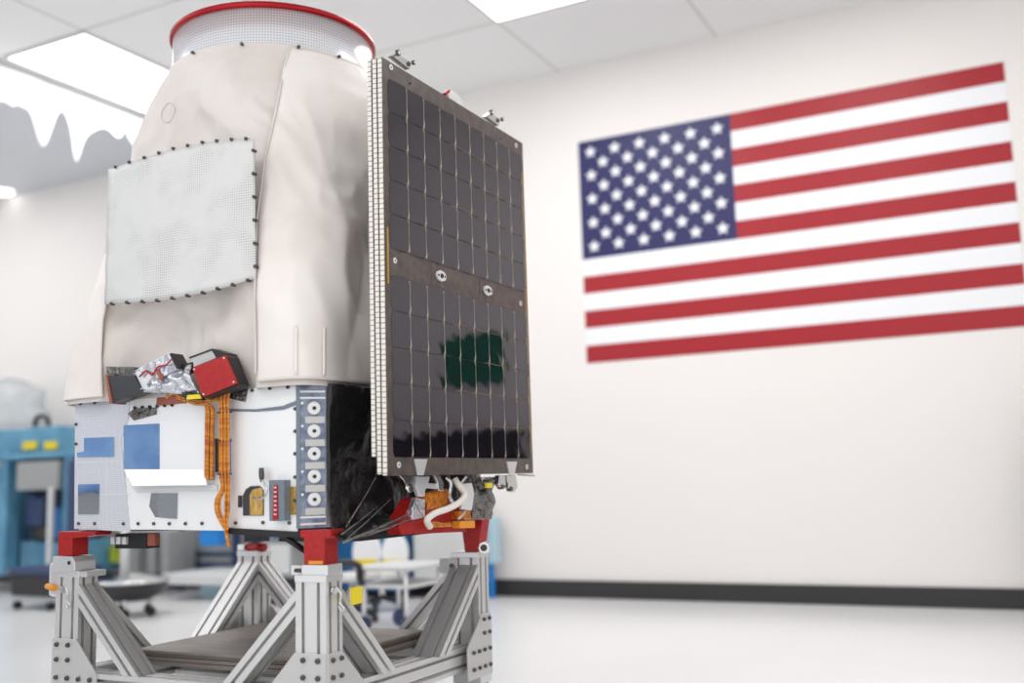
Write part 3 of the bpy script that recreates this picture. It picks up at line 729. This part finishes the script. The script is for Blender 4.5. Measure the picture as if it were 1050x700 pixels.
# ------------------------------------------------------------------ support stand
XL, XR, YF, YB = -3.055, -1.998, 2.575, 3.492   # post centres
PW, PD = .115, .08
stand = thing('support_stand', 'silver slotted aluminium stand with four braced posts under the satellite', 'stand', (-2.53, 3.03, 0))
def bolt(p, d, r, parent):
    d = Vector(d); MB().tube([p, p+d*.006, p+d*.009], [r, r, r*.7], 12).build('bolt', 'bolt', parent)
posts = [(XL, YF), (XR, YF), (XR+.009, YB), (XL, YB)]
ZT = .512
for i, (x, y) in enumerate(posts):
    MB().extrusion((x, y, .09), (x, y, ZT), (1, 0, 0), PW, PD, 2, 2).build('post', 'alu', stand)
    MB().box((x-.045, y-.04, 0.0), (x+.045, y+.04, .05)).build('foot', 'black_plastic', stand)
    MB().box((x-PW/2-.003, y-PD/2-.003, .05), (x+PW/2+.003, y+PD/2+.003, .09)).build('foot_plate', 'alu_bright', stand, bev=.003)
# base beams
for (y) in (YF, YB): MB().extrusion((XL+PW/2, y, .152), (XR-PW/2, y, .152), (0, 0, 1), .086, PD, 2, 2).build('base_beam', 'alu', stand)
for (x) in (XL, XR): MB().extrusion((x, YF+PD/2, .152), (x, YB-PD/2, .152), (0, 0, 1), .086, PD, 2, 2).build('base_beam', 'alu', stand)
MB().extrusion((XL+.05, 3.03, .152), (XR-.05, 3.03, .152), (0, 0, 1), .086, .08, 2, 2).build('base_beam', 'alu', stand)
# braces
def brace(x, y, dx, dy):
    ln = .33; t = .052
    if dx:
        s = dx; a = Vector((x+s*(PW/2), y, .450)); e = Vector((x+s*(PW/2+.285), y, .165))
        d_ = (e-a).normalized()
        MB().extrusion(a, e, (0, 1, 0), PD, t, 2, 1, [((s, 0, 0), s*(x+s*PW/2)), ((0, 0, 1), .196)]).build('brace', 'alu', stand)
    else:
        s = dy; a = Vector((x, y+s*(PD/2), .450)); e = Vector((x, y+s*(PD/2+.285), .165))
        MB().extrusion(a, e, (1, 0, 0), PW, t, 2, 1, [((0, s, 0), s*(y+s*PD/2)), ((0, 0, 1), .196)]).build('brace', 'alu', stand)
for (x, y) in posts:
    brace(x, y, 1 if x < -2.5 else -1, 0); brace(x, y, 0, 1 if y < 3 else -1)
# gusset plates: one on each outer face of each post
def gusset(x, y, face, s):
    """face 'Y' outer plate in the XZ plane, s = direction along X ; face 'X' plate in the YZ plane, s = direction along Y"""
    t = .008
    if face == 'Y':
        yo = y+(-PD/2 if y < 3 else PD/2); sg = -1 if y < 3 else 1; h = PW/2+.002
        pl = [(x-s*h, .08), (x-s*h, .305), (x+s*h*.95, .305), (x+s*(h+.10), .195), (x+s*(h+.10), .08)]
        o = MB().prism([(a, yo, b2) for a, b2 in pl], (0, sg*t, 0)).build('gusset_plate', 'alu_plate', stand, bev=.0015)
        for zz in (.285, .235, .175, .115):
            n_ = 4 if zz < .2 else 2
            for k in range(n_): bolt(Vector((x-s*h*.55+s*k*.055, yo+sg*t, zz)), (0, sg, 0), .0082, o)
    else:
        xo = x+(PW/2 if x > -2.5 else -PW/2); sg = 1 if x > -2.5 else -1; h = PD/2+.002
        pl = [(y-s*h, .08), (y-s*h, .305), (y+s*h*.7, .305), (y+s*(h+.10), .195), (y+s*(h+.10), .08)]
        o = MB().prism([(xo, a, b2) for a, b2 in pl], (sg*t, 0, 0)).build('gusset_plate', 'alu_plate', stand, bev=.0015)
        for zz in (.285, .235, .175, .115):
            n_ = 4 if zz < .2 else 2
            for k in range(n_): bolt(Vector((xo+sg*t, y-s*h*.5+s*k*.042, zz)), (sg, 0, 0), .0075, o)
for (x, y) in posts:
    gusset(x, y, 'Y', 1 if x < -2.5 else -1); gusset(x, y, 'X', 1 if y < 3 else -1)
# cap blocks and red mounting brackets
for i, (x, y) in enumerate(posts):
    MB().box((x-PW/2-.002, y-PD/2-.003, ZT), (x+PW/2+.002, y+PD/2+.003, ZT+.022)).build('cap_block', 'alu_bright', stand, bev=.002)
# front corner
x, y = XR, YF
MB().box((x-.035, y-.04, ZT+.022), (x+PW/2+.006, y+.035, ZT+.052)).build('cap_block', 'alu_bright', stand, bev=.002)
fb = MB().prism([(x-.03, y-.035, .564), (x+.048, y-.035, .564), (x+.048, y-.035, .645), (x+.072, y-.035, .645), (x+.072, y-.035, .668), (x-.045, y-.035, .668), (x-.045, y-.035, .645), (x-.03, y-.035, .645)], (0, .07, 0)).build('mounting_bracket', 'red', stand, bev=.003)
MB().box((x-.01, y-.037, .566), (x+.043, y-.035, .576)).build('tag_strip', 'orange', fb)
MB().box((x-.10, y-.01, .53), (x-.06, y+.02, .56)).build('clamp_jaw', 'alu_bright', stand, bev=.002)
MB().tube([(x-.075, y-.02, .545), (x-.035, y-.02, .545)], .006, 8).build('clamp_screw', 'bolt', stand)
def chain(p, name_parent):
    p = Vector(p)
    MB().tube([p, p+Vector((.012, -.004, .0))], .012, 12).build('lug', 'chrome', stand)
    pts = [p+Vector((.02, -.004, .01)), p+Vector((.035, -.006, -.012)), p+Vector((.03, -.006, -.035)), p+Vector((.045, -.004, -.05)), p+Vector((.035, -.004, -.06)), p+Vector((.025, -.004, -.045))]
    MB().tube(smooth_path(pts), .0028, 6).build('lanyard', 'chrome', stand)
chain((x+PW/2+.002, y-.01, .487), stand)
MB().box((x+PW/2+.03, y+.04, .44), (x+PW/2+.04, y+.09, .49)).build('hang_tag', 'yellow', stand)
# left corner
x, y = XL, YF
MB().prism([(x-.05, y-.043, .585), (x+.022, y-.043, .585), (x+.022, y-.043, .645), (x+.135, y-.043, .655), (x+.135, y-.043, .668), (x-.05, y-.043, .668)], (0, .07, 0)).build('mounting_bracket', 'red', stand, bev=.002)
q_ = MB().prism([(x-.065, y-.05, ZT+.022), (x+.045, y-.05, ZT+.022), (x+.045, y-.05, .566), (x+.03, y-.05, .583), (x-.065, y-.05, .583)], (0, .09, 0)).build('cap_block', 'alu_bright', stand, bev=.002)
MB().tube([Vector((x+.018, y-.052, .562)), Vector((x+.018, y-.05, .562))], .007, 12).build('port', 'dark', q_)
MB().box((x-.125, y-.02, .44), (x-.062, y+.03, .56)).build('side_block', 'alu_bright', stand, bev=.012)
MB().tube([(x-.115, y-.03, .478), (x-.05, y-.05, .474)], .010, 10).build('brass_pin', 'orange', stand)
chain((x-.02, y-PD/2-.004, .470), stand)
MB().box((x+PW/2+.001, y-.035, ZT-.0), (x+PW/2+.03, y+.05, ZT+.02)).build('cap_block', 'alu_plate', stand, bev=.002)
# back corner
x, y = XL, YB
MB().tube([(x-.015, y-.02, ZT+.036), (x+.075, y-.02, ZT+.036)], .018, 16).build('mounting_spool', 'red', stand)
MB().box((x-.03, y-.03, ZT+.058), (x+.06, y+.03, .655)).build('mounting_bracket', 'dark', stand)
MB().box((x-.06, y-.04, ZT+.024), (x-.02, y-.01, ZT+.05)).build('clamp_jaw', 'chrome', stand, bev=.004)
# right corner
x, y = XR, YB
MB().prism([(x+.005, y-.03, ZT+.022), (x+.062, y-.03, ZT+.022), (x+.085, y-.03, .655), (x-.01, y-.03, .655)], (0, .06, 0)).build('mounting_bracket', 'red', stand, bev=.002)
c = onY(496, 561.5, y-.045)
sh_ = MB().tube([c+Vector((0, .014, 0)), c], .024, 8).build('shackle_nut', 'chrome', stand, bev=.002); MB().tube([c, c-Vector((0, .004, 0))], .013, 14).build('shackle_pin', 'bolt', sh_)
MB().box((x-.10, y-PD/2-.004, .455), (x-.02, y-PD/2, .51)).build('angle_bracket', 'alu_plate', stand)
bolt(Vector((x-.045, y-PD/2-.004, .482)), (0, -1, 0), .009, stand)

# ------------------------------------------------------------------ slabs lying on the stand
SG = 'grey slabs stacked on the stand beams'
sz = .1965
for k, (dx, dy, lab) in enumerate(((0, 0, 'lowest grey slab of the stack, resting on the stand beams'), (.012, .008, 'second grey slab up in the stack on the stand'), (-.008, .012, 'third grey slab up in the stack on the stand'), (.006, -.004, 'top grey slab of the stack on the stand, with open upper face'))):
    th = .013 if k < 3 else .010
    xa, xb, ya, yb = -2.93+dx, -2.14+dx, 2.72+dy, 3.40+dy
    o = MB().box((xa, ya, sz), (xb, yb, sz+th)).build('metal_slab', 'slab', bev=.002); sz += th+.0008
    tag(o, lab, 'slab', SG)

# ------------------------------------------------------------------ equipment along the left and far wall (blurred)
def bx(o, name, m, px0, px1, py0, py1, Y, dep, bev=.01):
    a = onY(px0, py1, Y); b2 = onY(px1, py0, Y)
    return MB().box((a.x, Y, max(a.z, 0.0)), (b2.x, Y+dep, b2.z)).build(name, m, o, bev=bev)
def base(px, Y): p = onY(px, 600, Y); return (p.x, Y, 0)
Y = 5.55
t = thing('test_machine', 'pale blue test machine with two yellow labels at far left', 'machine', base(30, Y))
bx(t, 'lower_body', 'blue_mach', -60, 20, 475, 588, Y+.2, .5); bx(t, 'lower_panel', 'blue_mach', 20, 78, 555, 588, Y+.2, .5)
bx(t, 'motor', 'navy', 24, 44, 508, 540, Y+.1, .2, .03); bx(t, 'valve', 'blue_paint', 50, 62, 520, 552, Y+.1, .15, .02); bx(t, 'pump', 'bolt', 30, 58, 538, 553, Y+.15, .2, .02)
bx(t, 'upper_body', 'blue_mach', -60, 62, 436, 475, Y+.15, .5)
bx(t, 'inner_unit', 'black_plastic', 10, 78, 466, 565, Y+.35, .3)
bx(t, 'control_box', 'grey_paint', 16, 60, 472, 503, Y-.05, .3)
for a in ((-2, 8), (62, 76)): bx(t, 'column', 'blue_mach', a[0], a[1], 462, 590, Y-.02, .12)
bx(t, 'cross_rail', 'blue_mach', -40, 76, 462, 474, Y-.04, .12)
for a in ((23, 37), (45, 58)): bx(t, 'warning_label', 'yellow', a[0], a[1], 452, 461, Y+.135, .01, 0)
bx(t, 'stand_pipe', 'light_grey', 46, 52, 500, 585, Y-.15, .04)
bx(t, 'side_tank', 'navy', 66, 82, 470, 552, Y-.1, .2, .03)
bx(t, 'trim_strip', 'orange', 8, 52, 585, 588, Y-.06, .02, 0)
MB().tube(smooth_path([onY(x, y, Y+.2) for x, y in ((36, 440), (37, 430), (43, 426), (49, 430), (50, 440))]), .02, 8).build('hose', 'black_plastic', t)
# plastic cover on it
P = []
c0 = onY(4, 437, Y+.4); 
for i in range(14):
    f = i/13; row = []
    for j in range(28):
        a = 2*PI*j/28; r_ = (1-f**2.2)**.5*.42+.02
        row.append(c0+Vector((r_*math.cos(a)*1.1, r_*math.sin(a)*.55, f*.42))+Vector((.05, .03, .03))*noise.noise(Vector((math.cos(a)*2, math.sin(a)*2, f*4))))
    P.append(row)
o = MB().grid(P, closed=True).build('machine_cover', 'plastic_bag'); tag(o, 'cloudy plastic cover bunched on top of the blue machine', 'cover')
Y = 5.0
t = thing('dark_cart', 'low dark cart on the floor in front of the blue machine', 'cart', base(30, Y))
bx(t, 'bin', 'black_plastic', 10, 54, 588, 611, Y, .4, .02); bx(t, 'lid', 'navy', 8, 56, 583, 589, Y-.01, .42, .01)
for a in (14, 48):
    p = onY(a, 612, Y); MB().tube([(p.x, Y+.02, .03), (p.x+.03, Y+.02, .03)], .03, 14).build('wheel', 'black_plastic', t)
# rolling stool / floor dolly
Y = 4.95
p = onY(134, 600, Y); t = thing('rolling_dolly', 'round black dolly with a silver rim and centre column behind the left brace', 'dolly', (p.x, p.y, 0))
zt_ = onY(134, 594, Y).z
MB().lathe((p.x, p.y, 0), [(.001, zt_+.045), (.08, zt_+.035), (.22, zt_+.005), (.245, zt_), (.24, zt_-.015), (.001, zt_-.015)], 32).build('silver_rim', 'chrome', t)
MB().lathe((p.x, p.y, 0), [(.235, zt_-.017), (.215, zt_-.085), (.13, zt_-.13), (.001, zt_-.135)], 32).build('bowl', 'black_plastic', t)
MB().tube([(p.x-.06, p.y, zt_+.03), (p.x-.06, p.y, zt_+.36)], .028, 16).build('column', 'light_grey', t)
for k in range(5):
    a = 2*PI*k/5+.3; q = Vector((p.x+.15*math.cos(a), p.y+.15*math.sin(a), 0))
    MB().tube([q+Vector((-.012, 0, .028)), q+Vector((.012, 0, .028))], .028, 14).build('caster', 'black_plastic', t)
    MB().cyl(q+Vector((0, 0, .05)), q+Vector((0, 0, zt_-.09)), .012, 8).build('caster_stem', 'chrome', t)
# work bench behind the stand
Y = 6.0
t = thing('workbench', 'white workbench with dark blue frame and shelf seen under the satellite', 'workbench', base(180, Y))
bx(t, 'worktop', 'light_grey', 165, 262, 590, 599, Y-.3, .6)
bx(t, 'back_rail', 'navy', 120, 262, 577, 583, Y+.32, .04, 0)
bx(t, 'upper_shelf', 'navy', 120, 262, 566, 569, Y+.32, .04, 0)
for a in ((181, 187), (121, 126), (238, 243), (257, 262)): bx(t, 'upright', 'navy', a[0], a[1], 490, 612, Y+.3, .05, 0)
bx(t, 'back_panel', 'light_grey', 150, 182, 500, 576, Y+.33, .03, 0)
bx(t, 'back_panel', 'grey_paint', 188, 238, 500, 576, Y+.33, .03, 0)
bx(t, 'drawer_unit', 'pale_blue', 205, 232, 600, 622, Y-.1, .35)
for (a, b2, y0, y1, m, nm, lab, ct) in ((204, 223, 541, 560, 'sky_blue', 'parts_bin', 'bright blue bin on the bench under the white box front', 'bin'), (92, 104, 567, 576, 'lime', 'parts_tray', 'lime green tray right of the left red bracket', 'tray'), (111, 121, 561, 577, 'lime', 'parts_bottle', 'lime green bottle beside the green tray', 'bottle')):
    Yq = Y+(.3 if nm == 'blue_canister' else .05); oo = thing(nm, lab, ct, base((a+b2)/2, Yq)); bx(oo, 'body', m, a, b2, y0, y1+(14 if nm == 'blue_canister' else 0), Yq, .12, .015); bx(oo, 'rim', m, a-.5, b2+.5, y0-1, y0+1, Yq-.01, .14, .004)
for a in ((128, 140), (150, 158), (164, 172)):
    o = bx(None, 'instrument_rack', 'grey_paint', a[0], a[1], 545, 588, Y-.05, .3); tag(o, {128: 'grey instrument rack nearest the rolling dolly column', 150: 'grey instrument rack in the middle behind the left brace', 164: 'grey instrument rack at the right, beside the navy upright'}[a[0]], 'rack', 'grey instrument racks under the satellite')
t = thing('equipment_cabinet', 'grey equipment cabinet between the back and front posts of the stand', 'cabinet', base(270, Y))
bx(t, 'body', 'grey_paint', 272, 300, 552, 592, Y-.4, .4); bx(t, 'blue_top', 'blue_paint', 268, 306, 546, 551, Y-.42, .45); bx(t, 'door', 'light_grey', 275, 297, 558, 588, Y-.41, .01)
bx(t, 'base_unit', 'black_plastic', 274, 304, 588, 640, Y-.35, .3)
# blue cabinet, chairs
Y = 6.15
t = thing('blue_cabinet', 'strong blue cabinet right of the front post', 'cabinet', base(380, Y))
bx(t, 'body', 'blue_paint', 342, 414, 548, 604, Y, .3); bx(t, 'door', 'blue_paint', 346, 378, 552, 593, Y-.01, .01); bx(t, 'door', 'blue_paint', 382, 412, 552, 593, Y-.01, .01); bx(t, 'worktop', 'light_grey', 340, 414, 545, 548, Y-.02, .32)
for (a, lab) in ((375, 'white chair with a yellow seat rim, the left one before the blue cabinet'), (404, 'white chair with a yellow seat rim, the right one before the blue cabinet')):
    Yc = 5.25 if a == 375 else 5.75; tc_ = thing('lab_chair', lab, 'chair', base(a, Yc), 'white chairs before the blue cabinet')
    pc = onY(a, 575, Yc); 
    def back_pts(r):
        return [(pc.x+.10*math.cos(q)*r, Yc, pc.z+.05+.13*math.sin(q)*r) for q in [k*PI/10 for k in range(20)]]
    MB().prism(back_pts(1), (0, .03, 0)).build('backrest', 'flag_white', tc_, bev=.006)
    MB().box((pc.x-.12, Yc-.28, pc.z-.10), (pc.x+.12, Yc, pc.z-.06)).build('seat', 'light_grey', tc_, bev=.015)
    MB().box((pc.x-.085, Yc-.012, pc.z-.04), (pc.x+.085, Yc-.001, pc.z+.01)).build('seat_rim', 'yellow', tc_)
    MB().cyl((pc.x, Yc-.14, .06), (pc.x, Yc-.14, pc.z-.10), .02, 10).build('column', 'chrome', tc_)
    for k in range(5):
        q = 2*PI*k/5; MB().tube([(pc.x, Yc-.14, .08), (pc.x+.16*math.cos(q), Yc-.14+.16*math.sin(q), .04)], .014, 8).build('leg', 'black_plastic', tc_)
        MB().ball((pc.x+.16*math.cos(q), Yc-.14+.16*math.sin(q), .022), .022).build('caster', 'black_plastic', tc_)
Y = 4.7
t = thing('tool_cart', 'pale tool cart with a black handle and dark casters right of the front post', 'cart', base(390, Y))
bx(t, 'top_shelf', 'light_grey', 362, 420, 581, 585, Y, .4); bx(t, 'bottom_shelf', 'light_grey', 364, 418, 600, 603, Y, .4)
MB().tube(smooth_path([onY(x, y, Y) for x, y in ((348, 577), (360, 577), (368, 581), (369, 592), (372, 600))]), .02, 10).build('handle', 'black_plastic', t)
for a in (371, 414):
    for dy in (0, .34):
        pa = onY(a, 590, Y); MB().tube([(pa.x, Y+dy+.02, .06), (pa.x, Y+dy+.02, onY(a, 585, Y).z)], .012, 8).build('leg', 'alu_bright', t)
        MB().tube([(pa.x-.015, Y+dy+.02, .045), (pa.x+.015, Y+dy+.02, .045)], .045, 16).build('caster', 'navy', t)
Y = 6.2
t = thing('storage_locker', 'pale grey storage locker between blue cabinet and right post', 'locker', base(445, Y))
bx(t, 'body', 'light_grey', 424, 482, 520, 599, Y, .28)
for a in ((426, 442), (443, 460), (461, 480)): bx(t, 'door', 'light_grey', a[0], a[1], 523, 596, Y-.012, .012)
t = thing('cleanroom_mop', 'slim pale blue mop head standing by the wall just right of the right post', 'mop', base(503, 6.35))
bx(t, 'pad', 'pale_blue', 500, 508, 530, 578, 6.35, .08, .01); bx(t, 'handle', 'sky_blue', 502, 505, 578, 640, 6.37, .03, 0)
# small downlight at far left
p = onZ(1, 196, CZ); t = thing('downlight', 'small round bright downlight at the far left edge of the ceiling', 'ceiling light', p)
MB().lathe((p.x, p.y, CZ), [(.001, -.02), (.10, -.02), (.12, 0)], 24).build('lens', 'lamp', t); MB().lathe((p.x, p.y, CZ), [(.12, 0), (.14, -.008), (.15, 0)], 24).build('ring', 'grid', t)

# ------------------------------------------------------------------ unseen objects added to give the solar cells and mirror film their reflections
t = thing('unseen_black_block', 'long black block, unseen, added so the solar cells reflect a dark band', 'console', (1.2, 6.2, 0))
MB().box((.12, 6.0, 0), (2.6, 6.46, 1.12)).build('body', 'black_plastic', t, bev=.01); MB().box((.10, 5.97, 1.12), (2.62, 6.47, 1.15)).build('top', 'black_plastic', t, bev=.005)
o = MB().box((.29, 6.46, 1.53), (.86, 6.495, 1.90)).build('unseen_green_board', 'unseen_green_board', bev=.004); tag(o, 'dark green board unseen, added for the green patch reflected in the solar cells', 'board')
t = thing('unseen_crate', 'unseen crate under a blue cloth, added so the mirror film reflects blue', 'crate', (-4.3, .9, 0))  # stands in for blue clothing reflected in the film
MB().box((-4.9, .5, 0), (-3.95, 1.3, .8)).build('crate', 'grey_paint', t, bev=.01)
MB().box((-4.92, .48, .8), (-3.93, 1.32, 1.35)).build('cloth', 'cloth_blue', t, bev=.04)
